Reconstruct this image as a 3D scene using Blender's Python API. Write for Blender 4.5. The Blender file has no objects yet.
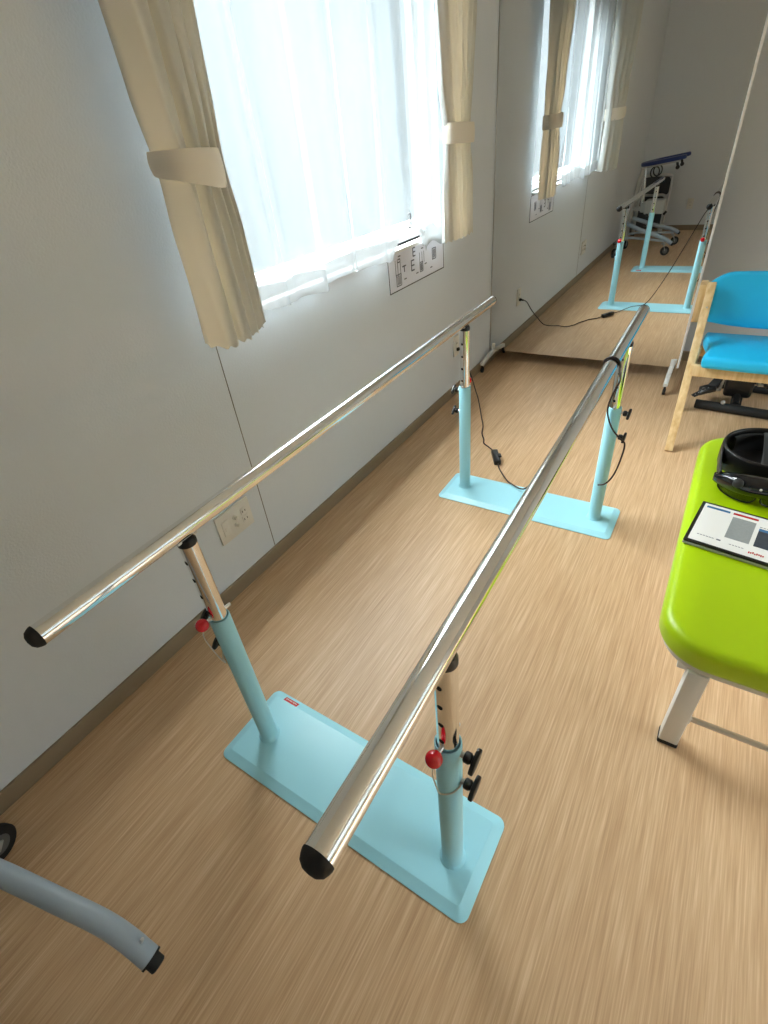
import bpy, bmesh, math, random
from mathutils import Vector, Matrix, Quaternion
random.seed(7)
PI = math.pi
sc = bpy.context.scene
SKY = 34.0
COL = sc.collection

# ------------------------------------------------------------------ helpers
def lin(c):
    c /= 255.0
    return c / 12.92 if c <= 0.04045 else ((c + 0.055) / 1.055) ** 2.4
def rgb(r, g, b): return (lin(r), lin(g), lin(b), 1.0)

def new_mat(name):
    m = bpy.data.materials.new(name); m.use_nodes = True
    nt = m.node_tree
    return m, nt, nt.nodes['Principled BSDF']

def mat(name, col, rough=0.5, metal=0.0, bump=0.0, bscale=200.0, var=0.0, vscale=8.0, coat=0.0, emit=None, estr=0.0, spec=None):
    """procedural principled material with optional fine bump and soft tone variation"""
    m, nt, b = new_mat(name)
    b.inputs['Base Color'].default_value = col
    b.inputs['Roughness'].default_value = rough
    b.inputs['Metallic'].default_value = metal
    b.inputs['Coat Weight'].default_value = coat
    if spec is not None: b.inputs['Specular IOR Level'].default_value = spec
    tc = nt.nodes.new('ShaderNodeTexCoord')
    if bump:
        n = nt.nodes.new('ShaderNodeTexNoise'); n.inputs['Scale'].default_value = bscale; n.inputs['Detail'].default_value = 3
        nt.links.new(tc.outputs['Object'], n.inputs['Vector'])
        bp = nt.nodes.new('ShaderNodeBump'); bp.inputs['Strength'].default_value = bump; bp.inputs['Distance'].default_value = 0.002
        nt.links.new(n.outputs['Fac'], bp.inputs['Height']); nt.links.new(bp.outputs['Normal'], b.inputs['Normal'])
    if var:
        n = nt.nodes.new('ShaderNodeTexNoise'); n.inputs['Scale'].default_value = vscale; n.inputs['Detail'].default_value = 4
        nt.links.new(tc.outputs['Object'], n.inputs['Vector'])
        mx = nt.nodes.new('ShaderNodeMix'); mx.data_type = 'RGBA'
        mx.inputs[6].default_value = [c * (1 - var) for c in col[:3]] + [1]
        mx.inputs[7].default_value = [min(1, c * (1 + var)) for c in col[:3]] + [1]
        nt.links.new(n.outputs['Fac'], mx.inputs[0]); nt.links.new(mx.outputs[2], b.inputs['Base Color'])
    if emit:
        b.inputs['Emission Color'].default_value = emit; b.inputs['Emission Strength'].default_value = estr
    return m

class MB:
    """collects shapes in world coordinates, then links them as ONE mesh object"""
    def __init__(s): s.bm = bmesh.new()
    def _merge(s, b2):
        me = bpy.data.meshes.new('tmp'); b2.to_mesh(me); b2.free(); s.bm.from_mesh(me); bpy.data.meshes.remove(me)
    def box(s, c, size, M=None, bev=0.0, seg=2):
        b = bmesh.new(); bmesh.ops.create_cube(b, size=1.0)
        bmesh.ops.scale(b, vec=Vector(size), verts=b.verts)
        if bev: bmesh.ops.bevel(b, geom=b.edges[:], offset=bev, segments=seg, profile=0.5, affect='EDGES')
        T = Matrix.Translation(Vector(c))
        if M is not None: T = T @ M.to_4x4()
        b.transform(T); s._merge(b); return s
    def bar(s, p0, p1, w, h, up=(0, 0, 1), bev=0.0, seg=2):
        """rectangular bar from p0 to p1; w across, h along up"""
        p0, p1 = Vector(p0), Vector(p1); d = p1 - p0; L = d.length; d.normalize()
        side = d.cross(Vector(up)).normalized(); u = side.cross(d)
        M = Matrix((side, d, u)).transposed()
        return s.box((p0 + p1) / 2, (w, L, h), M, bev, seg)
    def lathe(s, prof, o=(0, 0, 0), axis=(0, 0, 1), seg=24, cap=True):
        o = Vector(o); q = Vector((0, 0, 1)).rotation_difference(Vector(axis).normalized())
        rings = []
        for r, z in prof:
            rings.append([s.bm.verts.new(o + q @ Vector((max(r, 1e-5) * math.cos(2 * PI * i / seg), max(r, 1e-5) * math.sin(2 * PI * i / seg), z))) for i in range(seg)])
        for a, b in zip(rings, rings[1:]):
            for i in range(seg):
                s.bm.faces.new((a[i], a[(i + 1) % seg], b[(i + 1) % seg], b[i]))
        if cap:
            s.bm.faces.new(rings[0][::-1]); s.bm.faces.new(rings[-1])
        return s
    def cyl(s, p0, p1, r, seg=24, bev=0.0):
        p0, p1 = Vector(p0), Vector(p1); L = (p1 - p0).length
        prof = [(r, 0), (r, L)] if not bev else [(r - bev, 0), (r - bev * .3, bev * .3), (r, bev), (r, L - bev), (r - bev * .3, L - bev * .3), (r - bev, L)]
        return s.lathe(prof, p0, p1 - p0, seg)
    def ball(s, c, r, seg=20, squash=1.0, axis=(0, 0, 1)):
        n = 12
        return s.lathe([(r * math.sin(PI * i / n), -r * squash * math.cos(PI * i / n)) for i in range(n + 1)], c, axis, seg)
    def tube(s, pts, r, seg=12, cap=True, closed=False):
        pts = [Vector(p) for p in pts]; n = len(pts)
        rs = r if isinstance(r, (list, tuple)) else [r] * n
        tang = []
        for i in range(n):
            if closed: t = pts[(i + 1) % n] - pts[i - 1]
            else: t = pts[min(i + 1, n - 1)] - pts[max(i - 1, 0)]
            tang.append(t.normalized())
        ref = Vector((0, 0, 1)) if abs(tang[0].z) < 0.9 else Vector((1, 0, 0))
        u = tang[0].cross(ref).normalized(); rings = []
        for i in range(n):
            if i: u = tang[i - 1].rotation_difference(tang[i]) @ u
            u = (u - tang[i] * u.dot(tang[i])).normalized(); v = tang[i].cross(u)
            rings.append([s.bm.verts.new(pts[i] + rs[i] * (u * math.cos(2 * PI * k / seg) + v * math.sin(2 * PI * k / seg))) for k in range(seg)])
        for i in range(n if closed else n - 1):
            a, b = rings[i], rings[(i + 1) % n]
            for k in range(seg): s.bm.faces.new((a[k], a[(k + 1) % seg], b[(k + 1) % seg], b[k]))
        if cap and not closed: s.bm.faces.new(rings[0][::-1]); s.bm.faces.new(rings[-1])
        return s
    def prism(s, outline, z0, z1, M=None, bev=0.0, seg=2, top_inset=None):
        """outline (x,y) extruded z0..z1, optional transform"""
        b = bmesh.new()
        vb = [b.verts.new((x, y, z0)) for x, y in outline]; f = b.faces.new(vb)
        r = bmesh.ops.extrude_face_region(b, geom=[f]); vs = [e for e in r['geom'] if isinstance(e, bmesh.types.BMVert)]
        bmesh.ops.translate(b, verts=vs, vec=(0, 0, z1 - z0))
        if bev:
            es = [e for e in b.edges if abs(e.verts[0].co.z - e.verts[1].co.z) < 1e-7]
            bmesh.ops.bevel(b, geom=es, offset=bev, segments=seg, profile=0.5, affect='EDGES')
        bmesh.ops.recalc_face_normals(b, faces=b.faces[:])
        if M is not None: b.transform(M)
        s._merge(b); return s
    def grid(s, fn, nu, nv, closed=False):
        vs = [[s.bm.verts.new(fn(i / nu, j / nv)) for j in range(nv + 1)] for i in range(nu + (0 if closed else 1))]
        N = len(vs)
        for i in range(nu):
            for j in range(nv):
                s.bm.faces.new((vs[i][j], vs[(i + 1) % N][j], vs[(i + 1) % N][j + 1], vs[i][j + 1]))
        return s
    def build(s, name, m, parent=None, smooth=True, ang=38, recalc=True):
        if recalc: bmesh.ops.recalc_face_normals(s.bm, faces=s.bm.faces[:])
        s.bm.normal_update()
        if parent is not None:
            root = parent
            while root.parent: root = root.parent
            bmesh.ops.translate(s.bm, verts=s.bm.verts, vec=-Vector(root.location) if root.type == 'EMPTY' else -Vector(root.location))
        if smooth:
            for f in s.bm.faces: f.smooth = True
            for e in s.bm.edges:
                if len(e.link_faces) == 2 and e.calc_face_angle(0) > math.radians(ang): e.smooth = False
        me = bpy.data.meshes.new(name); s.bm.to_mesh(me); s.bm.free()
        me.materials.append(m)
        o = bpy.data.objects.new(name, me); COL.objects.link(o)
        if parent is not None: o.parent = parent
        return o

def thing(name, label, cat, loc, group=None):
    o = bpy.data.objects.new(name, None); COL.objects.link(o); o.location = loc
    o.empty_display_size = 0.05
    o['label'] = label; o['category'] = cat
    if group: o['group'] = group
    return o
def tag(o, label, cat, group=None):
    o['label'] = label; o['category'] = cat
    if group: o['group'] = group
    return o
def struct(o): o['kind'] = 'structure'; return o

def rrect(x0, x1, y0, y1, r, n=6):
    pts = []
    for cx, cy, a in ((x1 - r, y1 - r, 0), (x0 + r, y1 - r, PI / 2), (x0 + r, y0 + r, PI), (x1 - r, y0 + r, 1.5 * PI)):
        for i in range(n + 1):
            t = a + PI / 2 * i / n; pts.append((cx + r * math.cos(t), cy + r * math.sin(t)))
    return pts

def smooth_path(pts, n=8):
    """Catmull-Rom through points"""
    P = [Vector(p) for p in pts]; P = [P[0] * 2 - P[1]] + P + [P[-1] * 2 - P[-2]]; out = []
    for i in range(1, len(P) - 2):
        a, b, c, d = P[i - 1], P[i], P[i + 1], P[i + 2]
        for k in range(n):
            t = k / n
            out.append(0.5 * ((2 * b) + (c - a) * t + (2 * a - 5 * b + 4 * c - d) * t * t + (3 * b - a - 3 * c + d) * t ** 3))
    out.append(P[-2]); return out

# ------------------------------------------------------------------ materials
def floor_material():
    m, nt, b = new_mat('wood_strand_vinyl')
    L = nt.links.new; N = nt.nodes.new
    tc = N('ShaderNodeTexCoord')
    def noise(sx, sy, detail, rough=0.6):
        mp = N('ShaderNodeMapping'); mp.inputs['Scale'].default_value = (sx, sy, 1); L(tc.outputs['Object'], mp.inputs['Vector'])
        n = N('ShaderNodeTexNoise'); n.inputs['Scale'].default_value = 1.0; n.inputs['Detail'].default_value = detail; n.inputs['Roughness'].default_value = rough
        L(mp.outputs['Vector'], n.inputs['Vector']); return n.outputs['Fac']
    fine = noise(260, 5.5, 3); mid = noise(75, 2.2, 3); wide = noise(14, 1.1, 2)
    r1 = N('ShaderNodeValToRGB'); cr = r1.color_ramp
    cr.elements[0].position = 0.30; cr.elements[0].color = rgb(168, 133, 97)
    cr.elements[1].position = 0.72; cr.elements[1].color = rgb(226, 199, 163)
    e = cr.elements.new(0.52); e.color = rgb(199, 166, 129)
    a = N('ShaderNodeMath'); a.operation = 'MULTIPLY_ADD'; a.inputs[1].default_value = 0.55; L(fine, a.inputs[0])
    a2 = N('ShaderNodeMath'); a2.operation = 'MULTIPLY'; a2.inputs[1].default_value = 0.30; L(mid, a2.inputs[0]); 
    a3 = N('ShaderNodeMath'); a3.operation = 'MULTIPLY_ADD'; a3.inputs[1].default_value = 0.15; L(wide, a3.inputs[0]); L(a2.outputs[0], a3.inputs[2]); L(a3.outputs[0], a.inputs[2])
    L(a.outputs[0], r1.inputs['Fac']); L(r1.outputs['Color'], b.inputs['Base Color'])
    b.inputs['Roughness'].default_value = 0.42
    b.inputs['Specular IOR Level'].default_value = 0.42
    bp = N('ShaderNodeBump'); bp.inputs['Strength'].default_value = 0.12; bp.inputs['Distance'].default_value = 0.001
    L(fine, bp.inputs['Height']); L(bp.outputs['Normal'], b.inputs['Normal'])
    return m

def cloth_material(name, col, transl, transp, weave=900.0, tcol=None):
    """fabric: diffuse + translucent (+ open weave letting light straight through)"""
    m = bpy.data.materials.new(name); m.use_nodes = True; nt = m.node_tree; nt.nodes.clear()
    N = nt.nodes.new; L = nt.links.new
    out = N('ShaderNodeOutputMaterial'); d = N('ShaderNodeBsdfDiffuse'); t = N('ShaderNodeBsdfTranslucent'); mx = N('ShaderNodeMixShader')
    d.inputs['Color'].default_value = col; t.inputs['Color'].default_value = tcol or col
    mx.inputs[0].default_value = transl; L(d.outputs[0], mx.inputs[1]); L(t.outputs[0], mx.inputs[2])
    tc = N('ShaderNodeTexCoord'); n = N('ShaderNodeTexNoise'); n.inputs['Scale'].default_value = weave; L(tc.outputs['Object'], n.inputs['Vector'])
    bp = N('ShaderNodeBump'); bp.inputs['Strength'].default_value = 0.25; bp.inputs['Distance'].default_value = 0.001; L(n.outputs['Fac'], bp.inputs['Height'])
    L(bp.outputs['Normal'], d.inputs['Normal'])
    if transp > 0:
        tr = N('ShaderNodeBsdfTransparent'); mx2 = N('ShaderNodeMixShader'); lw = N('ShaderNodeLayerWeight'); lw.inputs['Blend'].default_value = 0.5
        mr = N('ShaderNodeMapRange'); mr.inputs[3].default_value = transp; mr.inputs[4].default_value = transp * .12   # a weave closes up when seen along the cloth
        L(lw.outputs['Facing'], mr.inputs[0]); L(mr.outputs[0], mx2.inputs[0])
        L(mx.outputs[0], mx2.inputs[1]); L(tr.outputs[0], mx2.inputs[2]); L(mx2.outputs[0], out.inputs['Surface'])
    else: L(mx.outputs[0], out.inputs['Surface'])
    return m

def glass_material():
    m = bpy.data.materials.new('window_glass'); m.use_nodes = True; nt = m.node_tree; nt.nodes.clear()
    N = nt.nodes.new; L = nt.links.new
    out = N('ShaderNodeOutputMaterial'); g = N('ShaderNodeBsdfGlossy'); g.inputs['Roughness'].default_value = 0.0
    t = N('ShaderNodeBsdfTransparent'); t.inputs['Color'].default_value = (0.93, 0.96, 0.95, 1); mx = N('ShaderNodeMixShader'); mx.inputs[0].default_value = 0.06
    L(t.outputs[0], mx.inputs[1]); L(g.outputs[0], mx.inputs[2]); L(mx.outputs[0], out.inputs['Surface'])
    return m

def wall_material():
    return mat('embossed_wallpaper', rgb(214, 221, 228), 0.75, bump=0.35, bscale=160, var=0.015, vscale=30)

M = dict(
    floor=floor_material(), wall=wall_material(),
    ceiling=mat('ceiling_board', rgb(214, 214, 212), 0.9, bump=0.2, bscale=90),
    skirting=mat('brown_grey_skirting', rgb(142, 127, 105), 0.5, var=0.04),
    seam=mat('wall_joint', rgb(120, 117, 110), 0.7),
    chrome=mat('polished_chrome', (0.86, 0.86, 0.85, 1), 0.09, 1.0, var=0.02, vscale=3),
    steel=mat('dull_steel', (0.62, 0.62, 0.61, 1), 0.28, 1.0),
    blue=mat('light_blue_paint', rgb(164, 226, 243), 0.36, bump=0.04, bscale=400, var=0.015),
    black=mat('black_plastic', rgb(20, 20, 21), 0.35, bump=0.05, bscale=500),
    rubber=mat('black_rubber', rgb(24, 24, 25), 0.7, bump=0.15, bscale=300),
    dark=mat('hole_black', rgb(8, 8, 8), 0.9),
    red=mat('red_plastic', rgb(212, 10, 32), 0.2, coat=0.4, var=0.02),
    redlabel=mat('red_label', rgb(196, 32, 50), 0.5, var=0.03),
    white=mat('white_paint', rgb(226, 226, 224), 0.4, var=0.01),
    whiteplastic=mat('white_plastic', rgb(222, 220, 212), 0.42, bump=0.02, bscale=300, var=0.01),
    lime=mat('lime_vinyl', rgb(176, 212, 2), 0.36, bump=0.08, bscale=500, var=0.02, coat=0.05),
    azure=mat('azure_vinyl', rgb(30, 192, 246), 0.45, bump=0.15, bscale=350, var=0.03),
    beech=None,
    drape=cloth_material('cream_drape', rgb(196, 201, 201), 0.15, 0.0, 1200, tcol=rgb(250, 214, 164)),
    tie=cloth_material('tieback_cloth', rgb(238, 232, 220), 0.04, 0.0, 1200),
    sheer=cloth_material('sheer_voile', rgb(172, 178, 182), 0.080, 0.56, 1500, tcol=rgb(222, 238, 248)),
    hem=cloth_material('sheer_hem', rgb(178, 184, 188), 0.09, 0.05, 1500),
    glass=glass_material(),
    alu=mat('window_aluminium', rgb(206, 207, 206), 0.4, 0.0, var=.01),
    mirror=mat('mirror_silver', (0.72, 0.73, 0.725, 1), 0.0, 1.0),
    paper=mat('laminated_paper', rgb(226, 228, 238), 0.4, var=0.01),
    ink=mat('grey_ink', rgb(96, 100, 112), 0.6),
    inkdark=mat('dark_ink', rgb(52, 54, 60), 0.6),
    navy=mat('navy_vinyl', rgb(24, 48, 108), 0.45, bump=0.1, bscale=300, var=0.05),
    walker=mat('grey_blue_paint', rgb(160, 176, 190), 0.35, bump=0.03, bscale=400, var=0.02),
    lightgrey=mat('light_grey_plastic', rgb(172, 174, 172), 0.45, var=0.02),
    greycloth=mat('charcoal_upholstery', rgb(58, 60, 62), 0.85, bump=0.3, bscale=500),
    darkgrey=mat('dark_grey_plastic', rgb(44, 46, 48), 0.45, bump=0.05, bscale=400),
    visor=mat('smoked_visor', rgb(14, 16, 20), 0.06, coat=0.6, var=0.02),
    screen=mat('lit_screen', rgb(225, 226, 222), 0.15, emit=rgb(232, 232, 226), estr=0.08),
    scr_blue=mat('screen_blue', rgb(70, 120, 165), 0.2), scr_red=mat('screen_red', rgb(196, 60, 62), 0.2),
    scr_grey=mat('screen_grey', rgb(158, 164, 164), 0.2, var=0.1, vscale=120), scr_dark=mat('screen_dark', rgb(66, 74, 84), 0.2, var=0.2, vscale=90),
    frame=mat('white_mirror_frame', rgb(248, 248, 247), 0.28, var=.005),
    hub=mat('grey_hub', rgb(92, 94, 96), 0.5, var=.02),
    cord=mat('dark_cord', rgb(44, 30, 30), 0.5),
)
def wood_material():
    m, nt, b = new_mat('pale_beech')
    N = nt.nodes.new; L = nt.links.new
    tc = N('ShaderNodeTexCoord'); mp = N('ShaderNodeMapping'); mp.inputs['Scale'].default_value = (60, 60, 6); L(tc.outputs['Object'], mp.inputs['Vector'])
    n = N('ShaderNodeTexNoise'); n.inputs['Scale'].default_value = 1; n.inputs['Detail'].default_value = 4; L(mp.outputs['Vector'], n.inputs['Vector'])
    r = N('ShaderNodeValToRGB'); r.color_ramp.elements[0].color = rgb(204, 166, 112); r.color_ramp.elements[1].color = rgb(232, 204, 156)
    r.color_ramp.elements[0].position = .3; r.color_ramp.elements[1].position = .7
    L(n.outputs['Fac'], r.inputs['Fac']); L(r.outputs['Color'], b.inputs['Base Color']); b.inputs['Roughness'].default_value = 0.42
    return m
M['beech'] = wood_material()

# ------------------------------------------------------------------ room shell
XR, YB, YF, H = 4.3, -1.85, 3.76, 2.45       # right wall, back wall, far wall, ceiling
VY0, VY1, VZ0, VZ1 = 0.1, 2.4, 0.85, 1.95    # unseen window added in the right wall for fill light
WY0, WY1, WZ0, WZ1 = 1.09, 2.64, .962, 2.14   # window in the left wall

struct(MB().box(((XR) / 2, (YB + YF) / 2, -0.05), (XR + .4, YF - YB + .4, 0.1)).build('floor', M['floor']))
struct(MB().box(((XR) / 2, (YB + YF) / 2, H + 0.05), (XR + .4, YF - YB + .4, 0.1)).build('ceiling', M['ceiling']))
def wall_with_hole(name, x0, x1, y0, y1, z0, z1):
    a = MB(); xc, w = (x0 + x1) / 2, x1 - x0
    a.box((xc, (YB + y0) / 2, H / 2), (w, y0 - YB, H)); a.box((xc, (y1 + YF) / 2, H / 2), (w, YF - y1, H))
    a.box((xc, (y0 + y1) / 2, z0 / 2), (w, y1 - y0, z0)); a.box((xc, (y0 + y1) / 2, (z1 + H) / 2), (w, y1 - y0, H - z1))
    return struct(a.build(name, M['wall'], smooth=False))
wall_with_hole('wall_left', -0.14, 0.0, WY0, WY1, WZ0, WZ1)
wall_with_hole('wall_right', XR, XR + 0.14, VY0, VY1, VZ0, VZ1)
struct(MB().box((XR / 2, YF + .06, H / 2), (XR + .28, .12, H)).build('wall_far', M['wall'], smooth=False))
struct(MB().box((XR / 2, YB - .06, H / 2), (XR + .28, .12, H)).build('wall_back', M['wall'], smooth=False))
struct(MB().box((0.005, (YB + YF) / 2, 0.031), (0.010, YF - YB, 0.062), bev=.002).build('baseboard_left', M['skirting']))
struct(MB().box((XR / 2, YF - .005, 0.031), (XR, .010, 0.062), bev=.002).build('baseboard_far', M['skirting']))
struct(MB().box((XR / 2, YB + .005, 0.031), (XR, .010, 0.062), bev=.002).build('baseboard_back', M['skirting']))
struct(MB().box((0.0006, 1.048, (0.062 + H) / 2), (0.0016, 0.0028, H - 0.062)).build('trim_1', M['seam']))

def window(name, x, sgn, y0, y1, z0, z1, nsash):
    """aluminium sliding window set in the wall, sgn = direction of the room from the outside"""
    r = bpy.data.objects.new(name, None); COL.objects.link(r); r.location = (x, (y0 + y1) / 2, z0); struct(r)
    f = MB(); t = 0.035
    f.box((x, (y0 + y1) / 2, z0 + t / 2), (.08, y1 - y0, t)); f.box((x, (y0 + y1) / 2, z1 - t / 2), (.08, y1 - y0, t))
    f.box((x, y0 + t / 2, (z0 + z1) / 2), (.08, t, z1 - z0 - 2 * t)); f.box((x, y1 - t / 2, (z0 + z1) / 2), (.08, t, z1 - z0 - 2 * t))
    struct(f.build('window_frame', M['alu'], r, smooth=False))
    w = (y1 - y0 - 2 * t) / nsash
    for i in range(nsash):
        a, b = y0 + t + i * w, y0 + t + (i + 1) * w; xx = x + (0.013 if i % 2 else -0.013); q = MB(); e = .03
        q.box((xx, (a + b) / 2, z0 + t + e / 2), (.022, b - a, e)); q.box((xx, (a + b) / 2, z1 - t - e / 2), (.022, b - a, e))
        q.box((xx, a + e / 2, (z0 + z1) / 2), (.022, e, z1 - z0 - 2 * t - 2 * e)); q.box((xx, b - e / 2, (z0 + z1) / 2), (.022, e, z1 - z0 - 2 * t - 2 * e))
        s = struct(q.build('sash', M['alu'], r, smooth=False))
        struct(MB().box((xx, (a + b) / 2, (z0 + z1) / 2), (.004, b - a - 2 * e, z1 - z0 - 2 * t - 2 * e)).build('glass_pane', M['glass'], s, smooth=False))
    struct(MB().box((x + sgn * 0.072, (y0 + y1) / 2, z0 - .008), (.088, y1 - y0 + .0, .016), bev=.003).build('window_sill', M['white'], r))
    return r
w1 = window('window_1', -0.075, 1, WY0, WY1, WZ0, WZ1, 1)
window('added_fill_window', XR + 0.075, -1, VY0, VY1, VZ0, VZ1, 2)  # added out of view to supply fill light from the right
# small hook-shaped catch seen through the gap between the sheers
struct(MB().tube(smooth_path([(-.02, 2.345, 1.070), (-.02, 2.372, 1.070), (-.018, 2.372, 1.045), (-.016, 2.368, 1.022), (-.014, 2.352, 1.014), (-.014, 2.340, 1.024)]), .004, 8)
       .tube([(-.02, 2.372, 1.07), (-.045, 2.372, 1.07)], .004, 8).build('latch', M['darkgrey'], w1))

# ------------------------------------------------------------------ curtains
def interp(tab, z):
    for (z0, v0), (z1, v1) in zip(tab, tab[1:]):
        if z <= z1:
            t = max(0, min(1, (z - z0) / (z1 - z0))); t = t * t * (3 - 2 * t); return v0 + (v1 - v0) * t
    return tab[-1][1]
def drape(name, cross, cen, tab, zb, zt, label, tiecross, tiez):
    root = thing(name, label, 'curtain', (cen[0], cen[1], zb), 'tied back cream drapes at the window')
    path = smooth_path([(x, y, 0) for x, y in cross], 9); n = len(path) - 1
    def fn(u, v):
        i = round(u * n); p = path[i]; z = zb + (zt - zb) * v
        g = interp(tab, z)
        wob = 0.004 * math.sin(9 * z + i * .35)
        lift = .012 * math.sin(i * .5) * (1 - min(1, v * 4))
        return Vector((cen[0] + (p.x - cen[0]) * g + wob, cen[1] + (p.y - cen[1]) * g, z + lift * 0.3))
    MB().grid(fn, n, 90).build('drape_cloth', M['drape'], root, ang=180)
    tp = smooth_path([(x, y, 0) for x, y in tiecross], 8); m = len(tp) - 1
    def band(off):
        def f(u, v):
            i = round(u * m); p = tp[i]; c = Vector((cen[0], cen[1], 0)); d = (p - c); d.z = 0
            q = p + d.normalized() * (off + .004 * math.sin(v * PI)); s = i / m
            zt_, zb_ = tiez(s); q.z = zb_ + (zt_ - zb_) * v; return q
        return f
    b = MB(); b.grid(band(0.0), m, 6); b.grid(band(0.006), m, 6)
    b.build('tieback', M['tie'], root, ang=180, recalc=False)
    return root
crossL = [(.045, .985), (.085, .95), (.125, .928), (.165, .926), (.200, .932), (.214, .945), (.205, .968), (.168, .985), (.200, .992), (.213, 1.006), (.196, 1.026), (.148, 1.036), (.180, 1.044),
          (.196, 1.056), (.176, 1.074), (.130, 1.082), (.158, 1.092), (.172, 1.104), (.152, 1.120), (.108, 1.126), (.130, 1.136), (.142, 1.148), (.122, 1.160), (.080, 1.150)]
crossL = [(max(x, .088 + .1 * (x - .045)) + .004, y - .008) for x, y in crossL]
gL = [(0.9, 1.0), (1.20, 0.97), (1.35, 0.88), (1.50, 0.99), (1.9, 1.14), (2.3, 1.16)]
drape('curtain', crossL, (.140, 1.03), gL, 0.945, 2.235, 'cream drape nearest the camera, left of the sheers, tied with a wide white band',
      [(.088, 1.02), (.092, .955), (.14, .922), (.200, .924), (.221, .960), (.211, 1.01), (.192, 1.05), (.164, 1.09), (.130, 1.122), (.092, 1.11)],
      lambda s: (1.392 - .010 * s, 1.350 - .048 * (lambda q: q * q * (3 - 2 * q))(min(1, s * 1.35))))
crossR = [(.050, 2.53), (.085, 2.475), (.105, 2.462), (.118, 2.478), (.120, 2.51), (.124, 2.54), (.132, 2.565), (.142, 2.585), (.128, 2.605), (.098, 2.612), (.128, 2.622), (.142, 2.638), (.126, 2.655), (.094, 2.664),
          (.126, 2.674), (.138, 2.69), (.120, 2.71), (.088, 2.72), (.118, 2.73), (.130, 2.745), (.112, 2.765), (.075, 2.78), (.045, 2.79)]
crossR = [(max(x, .084 + .1 * (x - .045)) + .006, y) for x, y in crossR]
gR = [(0.9, 1.0), (1.15, 0.94), (1.35, 0.78), (1.55, 1.0), (1.9, 1.14), (2.3, 1.16)]
drape('curtain', crossR, (.085, 2.665), gR, 0.93, 2.235, 'cream drape beside the standing mirror, right of the sheers, tied in white',
      [(.084, 2.56), (.092, 2.515), (.128, 2.520), (.146, 2.57), (.149, 2.62), (.147, 2.67), (.142, 2.72), (.122, 2.760), (.084, 2.77)],
      lambda s: (1.395 - .012 * s, 1.318 - .01 * s))

def sheer(y0, y1, ph, label, edge_l=None, edge_r=None, zb=.945, x0=.070, amp=1.0):
    root = thing('sheer_curtain', label, 'curtain', (x0, (y0 + y1) / 2, zb), 'white sheer panels at the window')
    def fold(y, z):
        k = 0.35 + 0.65 * min(1, (2.2 - z) / 0.9)
        s = math.sin(2 * PI * y / .215 + ph + .9 * math.sin(4.3 * y + ph)) + 0.55 * math.sin(2 * PI * y / .137 + 1.7 * ph + 1.3 * math.sin(3.1 * y) + .7 * z) + .3 * math.sin(2 * PI * y / .071 + 2.3)
        return x0 + amp * .021 * math.tanh((.0205 * s + .010 * math.sin(5 * y + 2.2 * z)) * k / .026) - .002
    nu = 150
    def P(u, z):
        a = y0 if edge_l is None else edge_l(z); b = y1 if edge_r is None else edge_r(z)
        y = a + (b - a) * u
        return Vector((fold(y, z), y + .030 * math.sin(2 * PI * y / .215 + ph + 1.3), z))
    HB = .075
    def wav(u): return zb + .010 * math.sin(11 * u + ph) + .006 * math.sin(23 * u)
    zt = 2.22
    o = MB().grid(lambda u, v: P(u, wav(u) + HB + (zt - wav(u) - HB) * v), nu, 60).build('sheer_cloth', M['sheer'], root, ang=180)
    MB().grid(lambda u, v: P(u, wav(u) + HB * v), nu, 5).build('hem', M['hem'], root, ang=180)
    return root
sheer(1.075, 2.20, 0.4, 'wide white sheer panel beside the drape nearest the camera', edge_r=lambda z: 2.22 - .14 * max(0, min(1, (1.30 - z) / .36)) ** 1.5)
sheer(2.24, 2.56, 2.0, 'narrow white sheer panel hanging over the paper notice', edge_l=lambda z: 2.18 + .14 * max(0, min(1, (1.30 - z) / .36)) ** 1.3, zb=.93, x0=.056, amp=.45)
rl = thing('curtain_rail', 'white double curtain rail above the window carrying drapes and sheers', 'curtain rail', (.10, 1.85, 2.245))
rr = MB(); rr.box((.06, 1.87, 2.245), (.022, 2.0, .022), bev=.003); rr.box((.13, 1.87, 2.245), (.022, 2.0, .022), bev=.003); rr.build('track', M['white'], rl)
for y in (.93, 1.87, 2.81): MB().box((.075, y, 2.268), (.15, .03, .016), bev=.003).build('bracket', M['white'], rl)

# ------------------------------------------------------------------ paper notice under the window
pn = thing('paper_notice', 'white paper notice with small printed diagrams taped below the window', 'notice', (0.001, 2.38, 0.775))
pz0, pz1, py0, py1 = .776, .944, 2.10, 2.665
MB().box((.0016, (py0 + py1) / 2, (pz0 + pz1) / 2), (.0036, py1 - py0, pz1 - pz0)).build('sheet', M['paper'], pn, smooth=False)
bd = MB(); t = .0045
for zz in (pz0 + t / 2, pz1 - t / 2): bd.box((.0037, (py0 + py1) / 2, zz), (.001, py1 - py0, t))
for yy in (py0 + t / 2, py1 - t / 2): bd.box((.0037, yy, (pz0 + pz1) / 2), (.001, t, pz1 - pz0 - 2 * t))
bd.build('black_border', M['inkdark'], pn, smooth=False)
g = MB()
def mark(y, z, w, h): g.box((.0038, y, z), (.0009, w, h))
def E_shape(y, z, s):
    mark(y, z, .007, .048 * s)
    for dz in (-.022, 0, .022): mark(y + .016 * s, z + dz * s, .026 * s, .006)
E_shape(2.315, .858, 1); E_shape(2.335, .914, .8)
mark(2.245, .872, .034, .006); mark(2.245, .858, .007, .024)
for y in (2.165, 2.185, 2.21): mark(y, .875, .003, .07)
for y, z in ((2.205, .922), (2.20, .910), (2.195, .898), (2.43, .915), (2.25, .815), (2.37, .815), (2.46, .84), (2.52, .81)): mark(y, z, .022, .005)
for y in (2.40, 2.425, 2.445): mark(y, .875, .003, .05)
g.build('print_lines', M['ink'], pn, smooth=False)
g = MB()
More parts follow.
